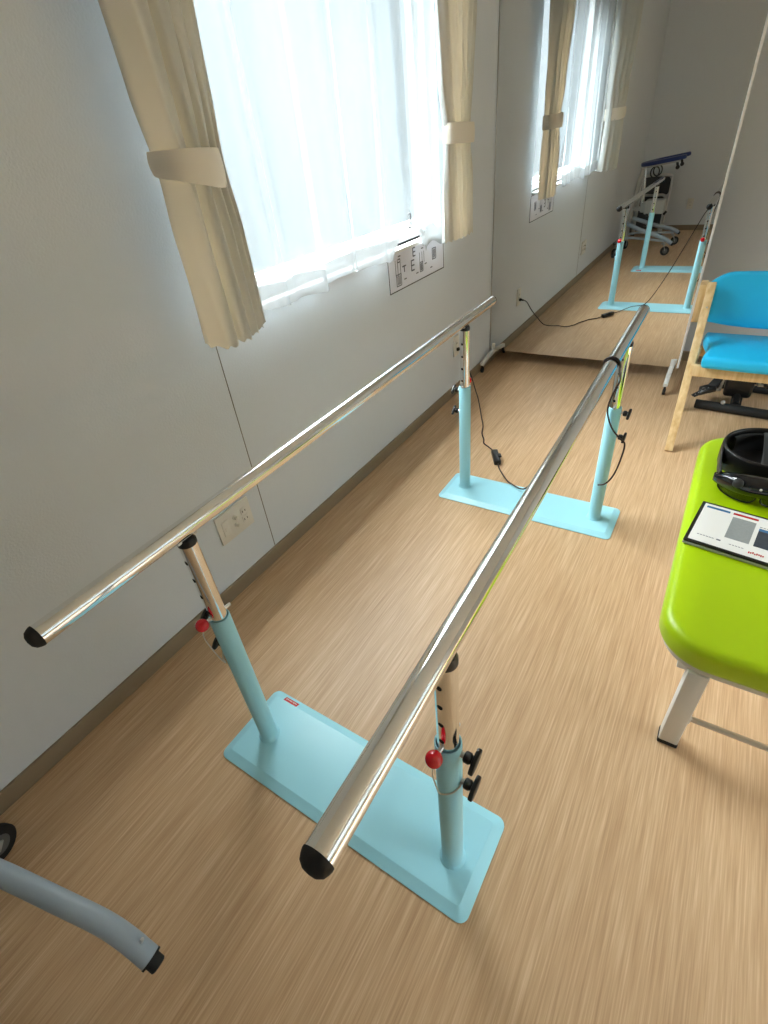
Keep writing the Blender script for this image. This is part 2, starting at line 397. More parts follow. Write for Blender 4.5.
for (y, z, w, h) in ((2.19, .822, .044, .05), (2.415, .834, .032, .042), (2.555, .868, .04, .05)):
    mark(y - w / 2, z, .004, h); mark(y + w / 2, z, .004, h); mark(y, z + h / 2, w, .004); mark(y, z - h / 2, w, .004)
    for k in range(3): mark(y - w * .25 + k * w * .25, z, .005, h * .8)
g.build('print_diagrams', M['ink'], pn, smooth=False)

# ------------------------------------------------------------------ wall outlets
def outlet(label, o, n_up, gangs, kinds):
    """o: wall point of the plate centre, n_up: (normal, along) vectors"""
    n, a = Vector(n_up[0]), Vector(n_up[1]); o = Vector(o); up = Vector((0, 0, 1))
    R = Matrix((n, a, up)).transposed()
    W = .07 + .046 * (gangs - 1)
    r = thing('wall_outlet', label, 'outlet', o)
    def B(mb, da, dz, dn, w, h, t, bev=.0): mb.box(o + a * da + up * dz + n * dn, (t, w, h), R, bev)
    m = MB(); B(m, 0, 0, .0045, W, .12, .009, .0025); m.build('plate', M['whiteplastic'], r)
    for i, k in enumerate(kinds):
        da = (i - (gangs - 1) / 2) * .046
        if k == 'blank':
            m = MB(); B(m, da, 0, .0097, .032, .062, .003, .001); B(m, da, -.004, .0115, .014, .014, .002, .0006); m.build('cover_insert', M['whiteplastic'], r)
        elif k == 'jack':
            for dz in (.017, -.015):
                c = o + a * da + up * dz
                MB().lathe([(.010, .009), (.010, .013), (.0075, .014), (.007, .026), (.004, .027)], c, n, 18).build('antenna_jack', M['whiteplastic'], r)
        else:
            for dz in (.017, -.017):
                m = MB(); B(m, da, dz, .0097, .028, .027, .003, .001); s = m.build('socket', M['whiteplastic'], r)
                m = MB(); B(m, da - .0065, dz, .0113, .0025, .009, .0012); B(m, da + .0065, dz, .0113, .0025, .0075, .0012); m.build('slots', M['dark'], s, smooth=False)
    return r
outlet('wide three-gang white socket plate beside the wall joint, low on the left wall', (0, .900, .296), ((1, 0, 0), (0, 1, 0)), 3, ('blank', 'jack', 'socket'))
outlet('single white socket plate with a black plug, low on the wall near the mirror', (0, 2.805, .305), ((1, 0, 0), (0, 1, 0)), 1, ('socket',))
outlet('single white socket plate on the back wall, seen only in the mirror', (.66, YB, .305), ((0, 1, 0), (-1, 0, 0)), 1, ('socket',))

# ------------------------------------------------------------------ parallel bars
pb = thing('parallel_bars', 'pair of chrome walking rails on light blue posts and base plates', 'parallel bars', (.80, 1.12, 0))
posts = dict(Lf=(.5171, .4266, .5205), Lb=(.5035, 1.824, .509), Rf=(1.1078, .4072, .518), Rb=(1.0900, 1.8172, .513))
barend = dict(L=((.5188, .117, .7752), (.5015, 2.117, .7750)), R=((1.1112, .095, .7766), (1.0885, 2.112, .7680)))
def base_plate(cx, cy, w, d, rot):
    T = Matrix.Translation((cx, cy, 0)) @ Matrix.Rotation(rot, 4, 'Z')
    m = MB(); rings = []
    for inset, z, r in ((0.0015, 0.0, .022), (0, .0015, .022), (0, .0035, .022), (.024, .0150, .008), (.0255, .0152, .007)):
        rings.append([m.bm.verts.new(T @ Vector((x, y, z))) for x, y in rrect(-w / 2 + inset, w / 2 - inset, -d / 2 + inset, d / 2 - inset, r, 5)])
    n = len(rings[0])
    for a, b in zip(rings, rings[1:]):
        for i in range(n): m.bm.faces.new((a[i], a[(i + 1) % n], b[(i + 1) % n], b[i]))
    m.bm.faces.new(rings[0][::-1]); m.bm.faces.new(rings[-1])
    return m.build('base_plate', M['blue'], pb, ang=12), T
bf, TF = base_plate(.8072, .428, .760, .2416, -.0172)
bb, TB = base_plate(.7960, 1.817, .760, .2241, 0)
# red maker's label on the far edge of the near plate, with rows of tiny white lettering strokes
p = Vector((.505, .5375, .0109))
tilt = Matrix.Rotation(-.0172, 3, 'Z') @ Matrix.Rotation(-.447, 3, 'X')
lb = MB().box(p, (.052, .0165, .0012), tilt, bev=.0003).build('red_label', M['redlabel'], bf); 
lb['label'] = 'small red sticker with white lettering'
s_ = MB()
for i in range(9): s_.box(p + tilt @ Vector((-.019 + i * .0047, .001 + .001 * (i % 2), .0008)), (.0028, .005 - .001 * (i % 3), .0004), tilt)
s_.build('lettering', M['redlabel' if False else 'white'], lb, smooth=False)
RS, RI, RB = .0245, .0195, .0192
def tube_hole(x, y, zz, dd, r, parent):
    """dark round hole lying on the curved wall of the inner tube"""
    a0 = math.atan2(dd.y, dd.x); m = MB(); R_ = RI + .0004; prev = None
    def P(rr, t): th = a0 + rr * math.cos(t) / RI; return Vector((x + R_ * math.cos(th), y + R_ * math.sin(th), zz + rr * math.sin(t)))
    c = m.bm.verts.new(P(0, 0)); rings = [[m.bm.verts.new(P(r * k / 3, 2 * PI * i / 16)) for i in range(16)] for k in (1, 2, 3)]
    for i in range(16):
        j = (i + 1) % 16; m.bm.faces.new((c, rings[0][i], rings[0][j]))
        for A_, B_ in zip(rings, rings[1:]): m.bm.faces.new((A_[i], B_[i], B_[j], A_[j]))
    return m.build('adjusting_hole', M['dark'], parent, ang=180)
def knob(mb_parent, base, d, name='adjusting_knob'):
    d = Vector(d).normalized(); b = Vector(base)
    k = MB(); k.cyl(b, b + d * .012, .0055, 14)
    k.build('knob_stud', M['steel'], mb_parent)
    k = MB(); k.lathe([(.009, 0), (.0105, .002), (.0105, .010), (.008, .013), (.007, .018)], b + d * .008, d, 18)
    side = Vector((0, 0, 1)) * .50 - d.cross(Vector((0, 0, 1))) * .87 * (1 if d.x > 0 else -1); side.normalize(); c3 = side.cross(d)
    wing = []
    for i in range(28):
        a = 2 * PI * i / 28; wing.append((.0235 * math.copysign(abs(math.cos(a)) ** .8, math.cos(a)), (.0105 - .003 * abs(math.cos(a))) * math.copysign(abs(math.sin(a)) ** .8, math.sin(a))))
    T = Matrix.Translation(b + d * .023) @ Matrix((side, c3, d)).transposed().to_4x4()
    k.prism(wing, 0, .009, M=T, bev=.0025, seg=2)
    k.build(name, M['black'], mb_parent)
for key, (x, y, zb) in posts.items():
    side, wh = key[0], key[1]; e0, e1 = barend[side]
    u = (y - e0[1]) / (e1[1] - e0[1]); zr = e0[2] + (e1[2] - e0[2]) * u; z0 = .0150
    m = MB(); m.lathe([(RS + .006, z0), (RS + .005, z0 + .003), (RS + .002, z0 + .005), (RS, z0 + .009), (RS, zb - .002), (RS - .001, zb), (RI + .002, zb), (RI + .0015, zb - .03)], (x, y, 0), seg=40, cap=False)
    sl = m.build('post_sleeve', M['blue'], pb, ang=50)
    sx = 1 if side == 'R' else -1
    for kz in (zb - .020, zb - .115):
        knob(sl, (x + sx * (RS - .001), y, kz), (sx, -.06, 0.0))
    m = MB(); m.cyl((x, y, .16), (x, y, zr - RB - .006), RI, 40); it = m.build('inner_tube', M['chrome'], pb)
    # adjustment holes in two columns
    fy = -1 if wh == 'f' else 1
    pd = Vector((-.12 * 1, fy, 0)).normalized(); qd = Vector((pd.y, -pd.x, 0)) * (1 if fy < 0 else -1)
    cam_d = Vector((1.32 - x, -y, 0)).normalized()
    zz = zb + .028
    while zz < zr - .06:
        for dd in ((pd, -pd) if wh == 'f' else (pd,)): tube_hole(x, y, zz, dd, .0052, it)
        zz += .05
    if wh == 'b':
        zz = zb + .03
        while zz < zr - .04:
            dd = Vector((-.18, -1, 0)).normalized(); tube_hole(x, y, zz, dd, .0048, it); zz += .05
    # saddle under the rail
    m = MB(); m.lathe([(RI + .0005, zr - RB - .016), (RI + .0005, zr - RB - .006), (RI - .003, zr - RB + .001)], (x, y, 0), seg=30); m.build('rail_saddle', M['black'], it)
    m = MB(); m.box((x, y, zr - RB - .001), (.018, .05, .006), bev=.002); m.build('rail_bracket', M['steel'], it)
    # locking pin with a red ball and a wire loop
    pz = zb + .008; pc = Vector((x, y, pz))
    m = MB(); m.cyl(pc - pd * (RI + .016), pc + pd * (RI + .012), .0042, 12, bev=.001); pin = m.build('locking_pin', M['steel'], sl)
    bc = pc + pd * (RI + .024); m = MB(); m.ball(bc, .0152, 24); m.build('red_ball', M['red'], pin)
    end = Vector((x + sx * (RS + .003), y, zb - .115)); low = Vector((x - .0 * sx, y, zb - .140)) + pd * (RS + .006)
    w0 = bc + Vector((0, 0, -.0155)) + pd * .003
    path = [w0, w0 + Vector((0, 0, -.025)) + pd * .004, (w0 + low) / 2 + Vector((0, 0, -.028)) + pd * .002, low, Vector((x + sx * .016, y, zb - .136)) + pd * (RS - .002), Vector((x + sx * (RS + .001), y, zb - .124)) + pd * .010, end + pd * .007]
    MB().tube(smooth_path(path, 8), .0016, 8).build('wire_loop', M['steel'], pin)
for side, (a, b) in barend.items():
    a, b = Vector(a), Vector(b); d = (b - a).normalized()
    m = MB(); m.cyl(a + d * .012, b - d * .012, RB, 48); rail = m.build('handrail', M['chrome'], pb)
    for e, dd in ((a, -d), (b, d)):
        s = e - dd * .013
        MB().lathe([(RB - .001, 0), (RB + .0005, .0005), (RB + .0005, .003), (RB - .0008, .007), (RB * .82, .0125), (RB * .5, .0165), (.0005, .018)], s, dd, 32, cap=True).build('end_cap', M['rubber'], rail)

# ------------------------------------------------------------------ power cord
pc = thing('power_cord', 'dark cord with inline switch running from socket over back base plate', 'cord', (.55, 2.1, 0))
m = MB(); m.box((.019, 2.805, .286), (.014, .022, .018), bev=.003); m.cyl((.026, 2.805, .286), (.044, 2.806, .284), .006, 14); m.build('plug', M['rubber'], pc)
c1 = [(.044, 2.806, .284), (.068, 2.795, .268), (.098, 2.765, .205), (.141, 2.736, .140), (.180, 2.70, .085), (.218, 2.650, .060), (.262, 2.575, .040), (.305, 2.500, .014), (.345, 2.425, .006), (.372, 2.345, .0045),
      (.408, 2.285, .0045), (.425, 2.245, .0045), (.470, 2.212, .005), (.512, 2.170, .012)]
MB().tube(smooth_path(c1, 8), .0034, 8).build('cord', M['cord'], pc)
A0, A1 = Vector((.512, 2.172, .014)), Vector((.572, 2.066, .014))
m = MB(); m.bar(A0, A1, .034, .026, bev=.006, seg=3); m.box((.561, 2.118, .029), (.016, .034, .008), Matrix.Rotation(.51, 3, 'Z'), bev=.003); m.build('inline_switch', M['black'], pc)
rz = .770
c2 = [(.572, 2.068, .013), (.590, 2.035, .010), (.625, 1.985, .016), (.655, 1.945, .022), (.682, 1.912, .028), (.715, 1.890, .030), (.755, 1.872, .032), (.785, 1.868, .050), (.83, 1.875, .12), (.91, 1.868, .30), (1.00, 1.868, .54), (1.055, 1.872, .69), (1.082, 1.868, .735),
      (1.0925, 1.800, .7475), (1.0935, 1.680, .7475), (1.094, 1.580, .7475), (1.0790, 1.552, .7545), (1.0723, 1.546, .7705), (1.0790, 1.541, .7865), (1.0949, 1.538, .7931), (1.1110, 1.538, .7865), (1.1176, 1.542, .7705), (1.1165, 1.555, .756), (1.112, 1.60, .728), (1.104, 1.70, .672), (1.095, 1.775, .624),
      (1.081, 1.786, .577), (1.072, 1.786, .531), (1.076, 1.786, .492), (1.098, 1.785, .444), (1.130, 1.787, .408), (1.150, 1.789, .386), (1.147, 1.789, .320), (1.134, 1.785, .250), (1.112, 1.784, .208), (1.086, 1.788, .192)]
MB().tube(smooth_path(c2, 8), .0032, 8).build('cord', M['cord'], pc)

# ------------------------------------------------------------------ standing mirror
my, mx0, mx1, mz0, mz1 = 3.363, .006, 1.192, .094, 1.90
mr = thing('standing_mirror', 'large frame-edged standing mirror on low feet against the left wall', 'mirror', ((mx0 + mx1) / 2, my, 0))
MB().box(((mx0 + mx1) / 2, my + .003, (mz0 + mz1) / 2), (mx1 - mx0 - .006, .006, mz1 - mz0)).build('mirror_glass', M['mirror'], mr, smooth=False)
MB().box(((mx0 + mx1) / 2, my + .012, (mz0 + mz1) / 2), (mx1 - mx0 - .02, .010, mz1 - mz0 - .004)).build('backing_board', M['darkgrey'], mr, smooth=False)
MB().box((mx1 + .003, my + .009, (mz0 + mz1) / 2), (.011, .024, mz1 - mz0 + .004), bev=.002).build('frame_edge', M['frame'], mr)
MB().box((mx0 - .0005, my + .009, (mz0 + mz1) / 2), (.005, .022, mz1 - mz0 + .004), bev=.001).build('frame_edge', M['steel'], mr)
MB().box(((mx0 + mx1) / 2, my + .009, mz1 + .005), (mx1 - mx0, .024, .010), bev=.002).build('frame_edge', M['white'], mr)
for fx, sx in ((.034, .012), (1.163, -.004)):
    m = MB(); m.box((fx, my - .002, .118), (.022, .010, .045), bev=.002); m.bar((fx, my + .02, .090), (fx - .0, my - .10, .080), .024, .024, bev=.004)
    m.bar((fx, my - .097, .080), (fx - sx * .3, my - .205, .060), .024, .024, bev=.004); m.bar((fx, my + .018, .088), (fx, my + .22, .064), .024, .024, bev=.004)
    f = m.build('foot', M['white'], mr)
    for yy, xx in ((my - .195, fx - sx * .3), (my + .21, fx)):
        m = MB(); m.cyl((xx - .008, yy, .019), (xx + .008, yy, .019), .019, 20, bev=.003); m.box((xx, yy, .043), (.012, .016, .022), bev=.002); m.build('caster', M['rubber'], f)

# ------------------------------------------------------------------ blue chair
ch = thing('chair', 'pale wooden chair with bright blue vinyl seat and backrest', 'chair', (1.53, 2.72, 0))
CW = .52; xl = 1.280; xr = xl + CW
def chair_leg(x, inward):
    m = MB(); m.bar((x, 2.512, 0.0), (x - .014 * inward, 2.862, .690), .035, .038, up=(0, 1, 0), bev=.003); return m.build('leg', M['beech'], ch)
l1 = chair_leg(xl, 1); l2 = chair_leg(xr, -1)
for x, s in ((xl - .014, -1), (xr + .014, 1)):
    m = MB(); m.bar((x + .031 * s, 2.866, .690), (x + .031 * s, 2.892, .515), .031, .060, up=(0, 1, 0), bev=.003)
    m.build('side_block', M['beech'], ch)
    m = MB(); m.bar((x + (.004 if s < 0 else -.004), 2.99, 0), (x + (.004 if s < 0 else -.004), 2.885, .60), .026, .034, up=(0, 1, 0), bev=.003); m.build('leg', M['beech'], ch)
for lg, x, s in ((l1, xl - .010, -1), (l2, xr + .010, 1)):
    m = MB(); m.lathe([(.0085, 0), (.0085, .002), (.006, .005), (.001, .006)], (x + .002, 2.800, .598), (0, -.85, .45), 18); m.build('bolt', M['steel'], lg)
m = MB(); m.bar((xl + .008, 2.662, .355), (xr - .008, 2.662, .355), .024, .052, bev=.003); m.bar((xl + .004, 2.93, .355), (xr - .004, 2.93, .355), .022, .05, bev=.003)
for x in (xl + .004, xr - .004): m.bar((x, 2.66, .355), (x, 2.935, .355), .020, .045, bev=.003)
m.build('seat_rail', M['beech'], ch)
# seat cushion with waisted sides
def seat_outline():
    pts = []
    for i in range(13): t = i / 12; pts.append((xl + .034 + (xr - xl - .068) * t, 2.618 - .010 * math.sin(PI * t)))
    for i in range(1, 12): t = i / 12; pts.append((xr - .030 - .022 * math.exp(-((t - .42) / .22) ** 2) + .02 * t, 2.618 + .36 * t))
    for i in range(13): t = i / 12; pts.append((xr - .015 - (xr - xl - .03) * t, 2.985))
    for i in range(1, 12): t = 1 - i / 12; pts.append((xl + .030 + .022 * math.exp(-((t - .42) / .22) ** 2) - .02 * t, 2.618 + .36 * t))
    return pts
m = MB(); m.prism(seat_outline(), .380, .436, bev=.019, seg=4); m.build('seat', M['azure'], ch, ang=60)
m = MB()
def back(u, v):
    # closed padded shell: v runs round the section, u along the width
    x = xl - .028 + (CW + .056) * u; e = abs(2 * u - 1); a = 2 * PI * v
    hh = .118 * (1 - max(0, e - .66) ** 2 * 3.4) if math.sin(a) > 0 else .126 * (1 - .30 * e ** 2.2)
    yc = 2.900 + .045 * (1 - e * e); ex = max(0, 1 - max(0, e - .86) / .14 * .75)
    cz, sz = math.cos(a), math.sin(a)
    py = .020 * ex * math.copysign(abs(cz) ** .7, cz); pz = hh * math.copysign(abs(sz) ** .55, sz)
    return Vector((x, yc + py + .12 * (pz), .606 + pz))
m.grid(back, 48, 36)
bmesh.ops.remove_doubles(m.bm, verts=m.bm.verts, dist=1e-5)
bmesh.ops.holes_fill(m.bm, edges=[e for e in m.bm.edges if len(e.link_faces) == 1], sides=0)
m.build('backrest', M['azure'], ch, ang=70)

# ------------------------------------------------------------------ pedal exerciser under the chair
pe = thing('pedal_exerciser', 'black pedal exerciser on the floor behind the blue chair', 'exerciser', (1.52, 3.1, 0))
m = MB(); m.cyl((1.335, 3.045, .026), (1.70, 3.015, .026), .024, 20, bev=.004); m.cyl((1.40, 3.36, .022), (1.68, 3.34, .022), .020, 20, bev=.004); m.bar((1.52, 3.03, .035), (1.53, 3.35, .035), .05, .024, bev=.004); m.build('base_tube', M['rubber'], pe)
m = MB(); m.box((1.515, 3.20, .118), (.13, .17, .13), bev=.018, seg=3); m.cyl((1.52, 3.06, .04), (1.52, 3.19, .09), .018, 16); m.build('drive_housing', M['black'], pe)
m = MB(); m.ball((1.462, 3.035, .054), .012, 16); m.build('adjusting_screw', M['steel'], pe)
for s, dz in ((-1, .0), (1, .05)):
    x = 1.515 + s * .075
    m = MB(); m.bar((x, 3.20, .125), (x + s * .01, 3.12, .085 + dz), .014, .018, bev=.003); m.cyl((x + s * .01, 3.12, .085 + dz), (x + s * .09, 3.12, .085 + dz), .007, 12); cr_ = m.build('crank_arm', M['steel'], pe)
    c = Vector((x + s * .065, 3.12, .085 + dz)); m = MB(); m.box(c, (.085, .10, .018), Matrix.Rotation(.45 * s, 3, 'Y'), bev=.005); pdl = m.build('pedal', M['black'], cr_)
m = MB(); m.bar((1.315, 3.055, .062), (1.40, 3.13, .105), .030, .006, bev=.002); m.bar((1.39, 3.12, .10), (1.415, 3.16, .135), .045, .012, bev=.003); st = m.build('pedal_strap', M['rubber'], pe)
m = MB()
for k in range(5): c = Vector((1.325 + k * .013, 3.064 + k * .0115, .0695 + k * .0066)); m.cyl(c, c + Vector((0, 0, .0016)), .0032, 10)
m.build('strap_holes', M['lightgrey'], st)
m = MB(); m.tube(smooth_path([(1.58, 3.18, .12), (1.66, 3.17, .12), (1.75, 3.20, .10), (1.82, 3.28, .03), (1.95, 3.35, .006)]), .006, 8); m.build('tether', M['rubber'], pe)

# ------------------------------------------------------------------ lime bench
bn = thing('bench', 'lime green vinyl treatment bench with white metal legs', 'bench', (1.68, 1.38, 0))
bx0, bx1, by0, by1, bz = 1.384, 1.99, .905, 1.955, .405
Tb = Matrix.Identity(4)
m = MB(); m.prism(rrect(bx0, bx1, by0, by1, .115, 12), .328, bz, bev=.026, seg=6); m.build('cushion', M['lime'], bn, ang=60)
m = MB(); m.prism(rrect(bx0 + .012, bx1 - .012, by0 + .012, by1 - .012, .105, 10), .316, .330, bev=.003); m.build('underboard', M['whiteplastic'], bn)
fr = MB()
for y in (.955, 1.81): fr.bar((bx0 + .06, y, .303), (bx1 - .06, y, .303), .03, .028, bev=.003)
for x in (1.49, 1.875): fr.bar((x, .96, .303), (x, 1.81, .303), .03, .028, bev=.003)
fr.build('frame', M['white'], bn)
for x in (1.487, 1.875):
    for y, s in ((.945, 1), (1.805, -1)):
        m = MB(); m.bar((x, y, .012), (x, y - .012 * s, .318), .045, .042, up=(0, 1, 0), bev=.004); lg = m.build('leg', M['white'], bn)
        m = MB(); m.box((x, y, .007), (.048, .045, .014), bev=.003); m.build('foot_cap', M['rubber'], lg)
for y in (.953, 1.80):
    m = MB(); m.cyl((1.505, y, .105), (1.86, y, .105), .0075, 14); m.build('brace_rod', M['steel'], bn)
    for x in (1.487, 1.875):
        m = MB(); m.box((x, y - (.024 if y < 1.2 else -.024), .105), (.024, .012, .03), bev=.004); m.box((x - .024 if x > 1.6 else x + .024, y, .105), (.012, .02, .028), bev=.003); m.build('bracket', M['white'], bn)
m = MB(); m.lathe([(.011, 0), (.011, .006), (.008, .009)], (1.575, .942, .316), (0, 0, -1), 16); m.build('glide_button', M['lightgrey'], bn)

# ------------------------------------------------------------------ tablet on the bench
tb = thing('tablet', 'tablet lying on the lime bench with a lit white screen', 'tablet', (1.52, 1.35, bz))
o = Vector((1.391, 1.268, bz)); ax = Vector((.200, -.029, 0)).normalized(); ay = Vector((-ax.y, ax.x, 0)); R3 = Matrix((ax, ay, Vector((0, 0, 1)))).transposed()
TW, TH = .300, .206
def tbox(mb, x, y, w, h, z, t, bev=0.0): mb.box(o + ax * (x + w / 2) + ay * (y + h / 2) + Vector((0, 0, z + t / 2)), (w, h, t), R3, bev)
m = MB(); tbox(m, .0, .0, TW, TH, .0008, .0085, .002); m.build('base_cover', M['lightgrey'], tb)
m = MB(); tbox(m, .0, .001, TW, TH, .0093, .0060, .002); m.build('bezel', M['black'], tb)
m = MB(); tbox(m, .009, .010, TW - .018, TH - .018, .0150, .0008); scn = m.build('screen', M['screen'], tb, smooth=False)
def scr(name, mt, rects):
    m = MB()
    for r_ in rects: tbox(m, r_[0], r_[1], r_[2], r_[3], .0157, .0006)
    return m.build(name, mt, scn, smooth=False)
scr('title_bar', M['scr_blue'], [(.016, .178, .058, .009)])
scr('title_bar', M['scr_red'], [(.082, .178, .060, .009)])
scr('picture', M['scr_grey'], [(.084, .062, .056, .104)])
scr('picture', M['scr_dark'], [(.150, .060, .070, .074)])
scr('picture_heading', M['scr_blue'], [(.150, .134, .070, .012)])
scr('text_line', M['ink'], [(.024 + k * .007, .040, .005, .002) for k in range(6)] + [(.070, .038, .010, .005)] + [(.10 + k * .007, .036, .005, .0018) for k in range(5)] + [(.150 + k * .008, .152, .006, .002) for k in range(4)])
scr('red_text', M['scr_red'], [(.145 + k * .0044, .024 + .0012 * (k % 3), .0032, .008 - .002 * (k % 2)) for k in range(8)])

# ------------------------------------------------------------------ head-worn display on the bench
hs = thing('headset', 'black head-worn display with clear visor lying on the lime bench', 'headset', (1.55, 1.64, bz))
hx = 1.550; z0 = bz
# brow housing: bowed bar
m = MB()
def brow(u, v):
    s = 2 * u - 1; a = 2 * PI * v; x = hx + .118 * s; e = abs(s)
    yc = 1.520 + .055 * e ** 2.2; hh = .030 * (1 - .62 * e ** 3); dd = .030 * (1 - .6 * e ** 3)
    ca, sa = math.cos(a), math.sin(a)
    return Vector((x, yc + dd * math.copysign(abs(ca) ** .8, ca) + .012, z0 + .058 - .022 * e * e + hh * math.copysign(abs(sa) ** .8, sa)))
m.grid(brow, 40, 24); bmesh.ops.remove_doubles(m.bm, verts=m.bm.verts, dist=1e-5)
bmesh.ops.holes_fill(m.bm, edges=[e for e in m.bm.edges if len(e.link_faces) == 1], sides=0)
hb = m.build('brow_housing', M['visor'], hs, ang=60)
for s in (-1, 1):
    c = Vector((hx + s * .060, 1.509, z0 + .072)); m = MB(); m.ball(c, .014, 18, .55, (s * .15, -.8, .5)); m.build('camera_eye', M['darkgrey'], hb)
m = MB(); m.ball((hx - .004, 1.502, z0 + .068), .0035, 12); m.build('white_bead', M['white'], hb)  # small white ball on the brow front
def lens(s):
    m = MB(); n = 28; pts = []
    for i in range(n):
        a = 2 * PI * i / n; ca, sa = math.cos(a), math.sin(a)
        pts.append((hx + s * .054 + .048 * math.copysign(abs(ca) ** .75, ca), .026 + .026 * math.copysign(abs(sa) ** .8, sa) * (1 - .25 * s * ca)))
    rim = [Vector((x, 1.525 + .045 * (abs(x - hx) / .11) ** 2.2 - .006 + (.05 - z) * .10, z0 + z * .9 + .005)) for x, z in pts]
    mid = sum(rim, Vector()) / n - Vector((0, .008, 0)); vs = [m.bm.verts.new(p) for p in rim]; c = m.bm.verts.new(mid); back_ = [m.bm.verts.new(p + Vector((0, .003, 0))) for p in rim]; cb = m.bm.verts.new(mid + Vector((0, .003, 0)))
    for i in range(n):
        j = (i + 1) % n
        m.bm.faces.new((vs[i], vs[j], c)); m.bm.faces.new((back_[j], back_[i], cb)); m.bm.faces.new((vs[j], vs[i], back_[i], back_[j]))
    l = m.build('lens', M['lens'], hs, ang=60)
    MB().tube(rim, .0026, 8, closed=True).build('lens_rim', M['black'], l)
lm, nt, b_ = new_mat('smoked_lens'); nt.nodes.remove(b_)
o_ = nt.nodes['Material Output']; tr = nt.nodes.new('ShaderNodeBsdfTransparent'); tr.inputs[0].default_value = (.42, .43, .40, 1); gl = nt.nodes.new('ShaderNodeBsdfGlossy'); gl.inputs['Roughness'].default_value = .04
fx_ = nt.nodes.new('ShaderNodeMixShader'); fx_.inputs[0].default_value = .10; nt.links.new(tr.outputs[0], fx_.inputs[1]); nt.links.new(gl.outputs[0], fx_.inputs[2]); nt.links.new(fx_.outputs[0], o_.inputs[0])
M['lens'] = lm
lens(-1); lens(1)
# side arms and wide rear head band (closed ribbon with thickness)
def ribbon(name, mt, path, half, th, par, nv=6):
    m = MB(); n = len(path) - 1; rows = []
    def tg(i): return (path[min(i + 1, n)] - path[max(i - 1, 0)]).normalized()
    def F(u, v):
        i = round(u * n); p = path[i]; t = tg(i); nrm = Vector((t.y, -t.x, 0)).normalized(); h = half(i / n); a = 2 * PI * v; ca, sa = math.cos(a), math.sin(a)
        return p + nrm * (th / 2 * math.copysign(abs(ca) ** .5, ca)) + Vector((0, 0, 1)) * (h * math.copysign(abs(sa) ** .7, sa))
    m.grid(F, n, 20); bmesh.ops.remove_doubles(m.bm, verts=m.bm.verts, dist=1e-6)
    bmesh.ops.holes_fill(m.bm, edges=[e for e in m.bm.edges if len(e.link_faces) == 1], sides=0)
    return m.build(name, mt, par, ang=60)
for s in (-1, 1):
    ribbon('side_arm', M['darkgrey'], smooth_path([(hx + s * .104, 1.575, z0 + .052), (hx + s * .111, 1.61, z0 + .062), (hx + s * .113, 1.66, z0 + .072)], 8), lambda t: .014 + .010 * t, .008, hs)
NR = 64
def ring(name, mt, rx, ry, zc, th, half, par, t0=0.0, t1=1.0, n=NR):
    """oval head band: closed (or an arc) with rounded section, higher at the back"""
    m = MB(); full = (t1 - t0) > .999
    def F(u, v):
        a = 2 * PI * (t0 + (t1 - t0) * u); rear = .5 + .5 * math.sin(a); q = 2 * PI * v; cq, sq = math.cos(q), math.sin(q)
        nrm = Vector((math.cos(a) / rx, math.sin(a) / ry, 0)).normalized(); h = half(rear)
        c = Vector((hx + rx * math.cos(a), 1.694 + ry * math.sin(a), z0 + zc + .010 * rear))
        return c + nrm * (th / 2 * math.copysign(abs(cq) ** .5, cq)) + Vector((0, 0, h * math.copysign(abs(sq) ** .7, sq)))
    m.grid(F, n, 20); bmesh.ops.remove_doubles(m.bm, verts=m.bm.verts, dist=1e-6)
    if not full: bmesh.ops.holes_fill(m.bm, edges=[e for e in m.bm.edges if len(e.link_faces) == 1], sides=0)
    return m.build(name, mt, par, ang=60)
hbnd = ring('head_band', M['black'], .112, .096, .064, .012, lambda r: .032 + .013 * r, hs)
ring('forehead_pad', M['rubber'], .100, .084, .064, .010, lambda r: .028, hbnd, .57, .93, 36)
ring('rear_pad', M['rubber'], .098, .082, .064, .012, lambda r: .032, hbnd, .08, .42, 36)
m = MB(); vs_ = [[m.bm.verts.new((hx + .096 * q * math.cos(2 * PI * i / 40), 1.694 + .080 * q * math.sin(2 * PI * i / 40), z0 + .030 + .022 * q * q + dz)) for i in range(40)] for q, dz in ((.12, 0), (.4, 0), (.7, 0), (1, 0), (1, -.004), (.7, -.004), (.4, -.004), (.12, -.004))]
for A_, B_ in zip(vs_, vs_[1:] + vs_[:1]):
    for i in range(40): m.bm.faces.new((A_[i], A_[(i + 1) % 40], B_[(i + 1) % 40], B_[i]))
m.build('crown_liner', M['rubber'], hbnd, ang=60)
m = MB(); m.lathe([(.022, 0), (.024, .004), (.024, .014), (.020, .018)], (hx, 1.794, z0 + .070), (0, 1, 0), 24); m.build('fit_dial', M['darkgrey'], hbnd)
# overhead strap arching from the brow to the rear band
def strap(u, v):
    a = PI * u; c = Vector((hx + .012, 1.694 - .096 * math.cos(a), z0 + .086 + .018 * math.sin(a) + .012 * (1 - math.cos(a)) / 2)); w = .026
    t = Vector((0, .096 * math.sin(a) + 1e-4, .018 * math.cos(a))).normalized(); nn = Vector((0, -t.z, t.y)); q = 2 * PI * v; cq, sq = math.cos(q), math.sin(q)
    return c + Vector((w * math.copysign(abs(cq) ** .5, cq), 0, 0)) + nn * (.004 * math.copysign(abs(sq) ** .6, sq))
m = MB(); m.grid(strap, 30, 20); bmesh.ops.remove_doubles(m.bm, verts=m.bm.verts, dist=1e-6)
bmesh.ops.holes_fill(m.bm, edges=[e for e in m.bm.edges if len(e.link_faces) == 1], sides=0); m.build('top_strap', M['darkgrey'], hs, ang=60)

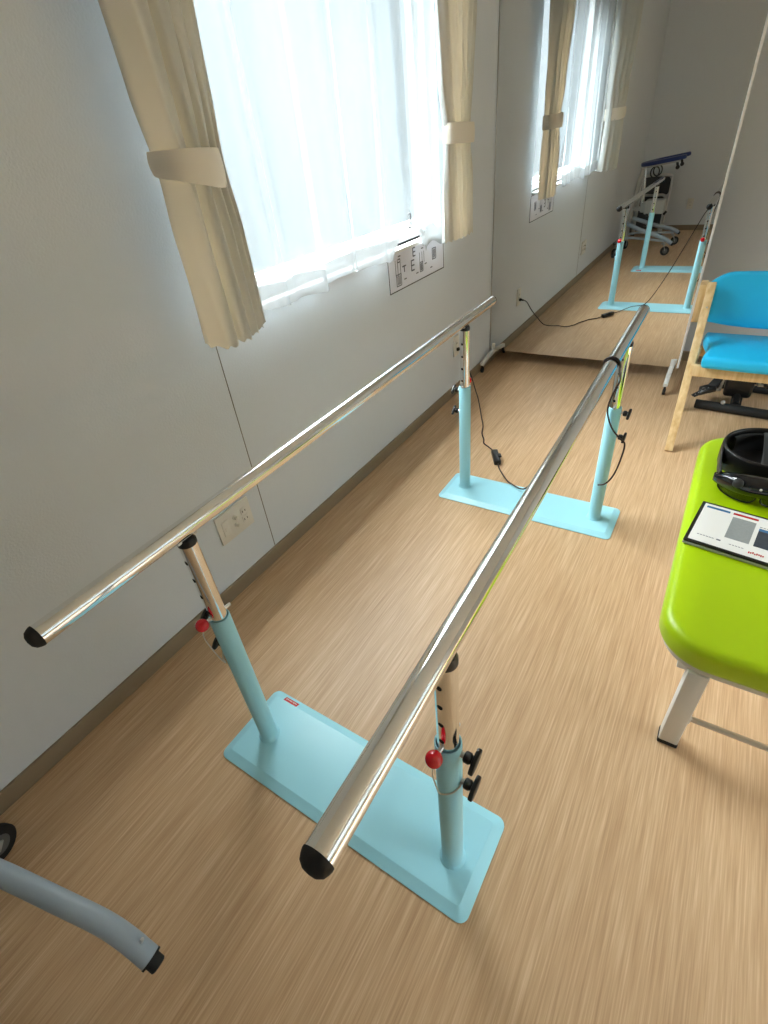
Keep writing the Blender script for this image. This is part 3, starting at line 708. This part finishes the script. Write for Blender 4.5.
# ------------------------------------------------------------------ forearm walker (near corner, also seen in the mirror)
wk = thing('walker', 'grey-blue forearm walker on casters with a navy padded armrest', 'walker', (.35, -.4, 0))
t1 = smooth_path([(.20, -.195, .335), (.29, -.168, .300), (.385, -.139, .268), (.513, -.107, .235), (.603, -.085, .208), (.655, -.077, .183), (.703, -.074, .152)], 8)
MB().tube(t1, .0205, 20).build('base_tube', M['walker'], wk)
t2 = smooth_path([(.20, -.56, .335), (.30, -.60, .298), (.42, -.64, .252), (.53, -.665, .222), (.60, -.68, .205), (.655, -.69, .182), (.690, -.70, .160)], 8)
MB().tube(t2, .0205, 20).build('base_tube', M['walker'], wk)
for tp in (t1, t2):
    d = (tp[-1] - tp[-3]).normalized(); m = MB(); m.lathe([(.0212, 0), (.0212, .004), (.0155, .0045), (.0155, .020), (.013, .022)], tp[-1], d, 24); m.build('end_plug', M['rubber'], wk)
    q = tp[-5]; m = MB(); m.cyl(q + Vector((0.004, .008, .014)), q + Vector((0.008, .014, .026)), .0035, 10); m.build('screw', M['steel'], wk)
MB().tube(smooth_path([(.205, -.20, .335), (.17, -.30, .345), (.16, -.39, .348), (.17, -.48, .345), (.205, -.58, .335)], 8), .0165, 18).build('cross_tube', M['walker'], wk)
def caster(x, y, r, ay_, attach):
    m = MB(); ax_ = Vector((math.cos(ay_), math.sin(ay_), 0)); c = Vector((x, y, r))
    m.lathe([(r * .55, -.011), (r - .004, -.012), (r, -.008), (r, .008), (r - .004, .012), (r * .55, .011)], c, ax_, 28); w = m.build('caster_wheel', M['rubber'], wk)
    m = MB(); m.lathe([(.006, -.0125), (r * .55, -.0115), (r * .55, .0115), (.006, .0125)], c, ax_, 24); m.build('wheel_hub', M['hub'], w)
    m = MB(); a = Vector(attach)
    for s in (-1, 1): m.bar(c + ax_ * (.016 * s), Vector((a.x, a.y, r * 2 + .022)) + ax_ * (.016 * s), .005, .030, up=(0, 0, 1) if abs((a - c).normalized().z) < .9 else (0, 1, 0), bev=.001)
    m.box((a.x, a.y, r * 2 + .022), (.045, .045, .010), bev=.003); m.cyl((a.x, a.y, r * 2 + .02), a, .009, 14); m.build('caster_fork', M['lightgrey'], wk)
caster(.632, -.262, .046, 1.2, (.605, -.285, .135))
caster(.655, -.86, .046, 1.2, (.63, -.83, .135))
caster(.118, -.140, .046, .35, (.125, -.215, .16))
caster(.150, -.62, .046, .35, (.155, -.57, .16))
m = MB(); m.tube(smooth_path([(.125, -.215, .165), (.24, -.305, .172), (.45, -.325, .150), (.605, -.295, .138)], 8), .013, 16); m.tube(smooth_path([(.155, -.57, .165), (.28, -.66, .170), (.45, -.76, .150), (.63, -.83, .138)], 8), .013, 16)
m.tube([(.155, -.57, .165), (.125, -.215, .165)], .013, 16); m.build('lower_frame', M['walker'], wk)
m = MB()
for yy in (-.31, -.47): m.tube([(.175, yy, .15), (.185, yy, .36), (.245, yy, .84)], .014, 16)
m.build('upright', M['lightgrey'], wk)
m = MB(); m.cyl((.30, -.39, .42), (.255, -.39, .86), .020, 20); m.build('lift_column', M['chrome'], wk)
m = MB(); m.box((.435, -.36, .475), (.20, .15, .135), bev=.014, seg=3); m.box((.32, -.38, .47), (.06, .09, .10), bev=.01); bx_ = m.build('control_box', M['lightgrey'], wk)
m = MB(); m.cyl((.535, -.36, .415), (.555, -.36, .40), .022, 18); m.build('box_knob', M['black'], bx_)
m = MB(); m.bar((.19, -.39, .45), (.36, -.38, .46), .05, .04, bev=.005); m.build('box_arm', M['lightgrey'], wk)
# U-shaped pad, tilted slightly
pt = Matrix.Translation((.43, -.37, .880)) @ Matrix.Rotation(-.13, 4, 'Y') @ Matrix.Diagonal((.90, .95, .80, 1))
out = []
for i in range(25): a = PI / 2 + PI * i / 24; out.append((-.02 + .215 * math.cos(a), .245 * math.sin(a)))
out += [(.22, -.245), (.255, -.225), (.262, -.19), (.255, -.145), (.225, -.125), (.02, -.115)]
for i in range(1, 12): a = -PI / 2 - PI * i / 12; out.append((-.0 + .075 * math.cos(a), .115 * math.sin(a)))
out += [(.02, .115), (.225, .125), (.255, .145), (.262, .19), (.255, .225), (.22, .245)]
m = MB(); m.prism(out, 0, .045, M=pt, bev=.014, seg=3); m.build('armrest_pad', M['navy'], wk, ang=60)
m = MB(); m.bar(pt @ Vector((-.19, 0, -.012)), pt @ Vector((-.08, 0, -.012)), .16, .02, bev=.004)
for s in (-1, 1): m.bar(pt @ Vector((-.12, .185 * s, -.010)), pt @ Vector((.20, .185 * s, -.010)), .03, .018, bev=.003)
m.bar(pt @ Vector((-.13, -.185, -.010)), pt @ Vector((-.13, .185, -.010)), .03, .018, bev=.003); m.build('pad_frame', M['lightgrey'], wk)
for s in (-1, 1):
    c = pt @ Vector((.17, .185 * s, -.02)); m = MB(); m.cyl(c, c + Vector((.01, 0, -.035)), .012, 14); m.ball(c + Vector((.012, 0, -.045)), .02, 16); m.build('grip_knob', M['black'], wk)
    c = pt @ Vector((-.06, .10 * s, -.02)); m = MB(); m.tube(smooth_path([c + Vector((.042 * math.cos(a), .0, -.055 + .05 * math.sin(a))) for a in [PI * 2 * k / 12 + PI / 2 for k in range(13)]], 3), .007, 10); m.build('hand_loop', M['darkgrey'], wk)

# ------------------------------------------------------------------ folded chairs in the back corner (seen in the mirror)
def folded_chair(x, y, lean):
    r = thing('folding_chair', '', 'chair', (x, y, 0), 'folded chairs in the back corner')
    T = Matrix.Translation((x, y, 0)) @ Matrix.Rotation(lean, 4, 'X')
    def fp(pts, dy=0): return [T @ Vector((a, dy, b)) for a, b in pts]
    m = MB(); m.tube(smooth_path(fp([(-.175, .014), (-.175, .30), (-.175, .60), (-.15, .655), (0, .665), (.15, .655), (.175, .60), (.175, .30), (.175, .014)]), 6), .011, 12); m.build('back_frame', M['steel'], r)
    m = MB(); m.tube(smooth_path(fp([(-.150, .014), (-.150, .25), (-.145, .44), (0, .455), (.145, .44), (.150, .25), (.150, .014)], .026), 6), .010, 12); m.build('front_frame', M['steel'], r)
    def pan(zc, w, h, dy, nm):
        m = MB(); m.prism(rrect(-w / 2, w / 2, -h / 2, h / 2, .04, 6), -.014, .014, M=T @ Matrix.Translation((0, dy, zc)) @ Matrix.Rotation(PI / 2, 4, 'X'), bev=.008, seg=3); m.build(nm, M['greycloth'], r, ang=60)
    pan(.545, .33, .19, .0, 'backrest'); pan(.25, .29, .34, .026, 'seat')
    m = MB()
    for a, d in ((-.175, 0), (.175, 0), (-.15, .026), (.15, .026)): p_ = T @ Vector((a, d, .0)); m.cyl((p_.x, p_.y, max(0, p_.z)), T @ Vector((a, d, .03)), .014, 12)
    m.build('rubber_feet', M['rubber'], r)
    return r
fc = folded_chair(.215, -1.66, .10)
labels = ('folded dark grey chair leaning on the back wall, rearmost of three, seen mirrored', 'folded dark grey chair in the middle of the corner stack, seen mirrored', 'folded dark grey chair in front of the corner stack behind the walker, seen mirrored')
fc['label'] = labels[0]
for k in (1, 2):
    c = fc.copy(); COL.objects.link(c); c.location = (.215 + .015 * k, -1.66 + .085 * k, 0); c['label'] = labels[k]
    for p_ in list(fc.children):
        q = p_.copy(); q.parent = c; COL.objects.link(q)

# ------------------------------------------------------------------ daylight
wd = bpy.data.worlds.new('sky'); sc.world = wd; wd.use_nodes = True
nt = wd.node_tree; bg = nt.nodes['Background']
tc = nt.nodes.new('ShaderNodeTexCoord'); sp = nt.nodes.new('ShaderNodeSeparateXYZ'); rp = nt.nodes.new('ShaderNodeValToRGB')
nt.links.new(tc.outputs['Generated'], sp.inputs[0]); asn = nt.nodes.new('ShaderNodeMath'); asn.operation = 'ARCSINE'; nt.links.new(sp.outputs['Z'], asn.inputs[0])
mr_ = nt.nodes.new('ShaderNodeMapRange'); mr_.inputs[1].default_value = -PI / 2; mr_.inputs[2].default_value = PI / 2; nt.links.new(asn.outputs[0], mr_.inputs[0]); nt.links.new(mr_.outputs[0], rp.inputs[0])
# elevation ramp: ground and facing buildings low down, bright overcast sky above
cr = rp.color_ramp; cr.interpolation = 'EASE'
def el(deg): return (deg + 90) / 180
cr.elements[0].position = el(-20); cr.elements[0].color = (.006, .0061, .006, 1); cr.elements[1].position = el(48); cr.elements[1].color = (.985, .99, 1.0, 1)
e = cr.elements.new(el(15)); e.color = (.014, .0155, .017, 1)
e = cr.elements.new(el(27)); e.color = (.22, .235, .25, 1)
nt.links.new(rp.outputs[0], bg.inputs['Color']); bg.inputs['Strength'].default_value = SKY
def portal(name, loc, rot, sx, sy):
    l = bpy.data.lights.new(name, 'AREA'); l.shape = 'RECTANGLE'; l.size = sx; l.size_y = sy; l.cycles.is_portal = True
    o = bpy.data.objects.new(name, l); COL.objects.link(o); o.location = loc; o.rotation_euler = rot; return o
portal('window_daylight', (-.135, (WY0 + WY1) / 2, (WZ0 + WZ1) / 2), (0, -PI / 2, 0), WZ1 - WZ0, WY1 - WY0)

portal('fill_window_portal', (XR + .135, (VY0 + VY1) / 2, (VZ0 + VZ1) / 2), (0, PI / 2, 0), VZ1 - VZ0, VY1 - VY0)  # sky portal of the added right-hand fill window

# ------------------------------------------------------------------ camera (solved from the photograph)
cam = bpy.data.cameras.new('camera'); co = bpy.data.objects.new('camera', cam); COL.objects.link(co); sc.camera = co
yaw, pitch, roll, f = 0.6217, -0.6355, -0.1206, 501.27
cy, sy, cp, sp_, cr_, sr = math.cos(yaw), math.sin(yaw), math.cos(pitch), math.sin(pitch), math.cos(roll), math.sin(roll)
fwd = Vector((-sy * cp, cy * cp, sp_)); rt = Vector((cy, sy, 0)); up = rt.cross(fwd)
r2 = rt * cr_ + up * sr; u2 = -rt * sr + up * cr_
co.matrix_world = Matrix.Translation((1.3228, 0, 1.3602)) @ Matrix((r2, u2, -fwd)).transposed().to_4x4()
cam.sensor_fit = 'HORIZONTAL'; cam.sensor_width = 36; cam.lens = 36 * f / 768; cam.clip_start = .01
vs = sc.view_settings
vs.view_transform = 'Standard'; vs.look = 'None'; vs.gamma = 1; vs.use_curve_mapping = False; vs.exposure = 1.45
sc.cycles.max_bounces = 12; sc.cycles.diffuse_bounces = 6; sc.cycles.transparent_max_bounces = 16; sc.cycles.sample_clamp_indirect = 8
sc.cycles.use_denoising = True
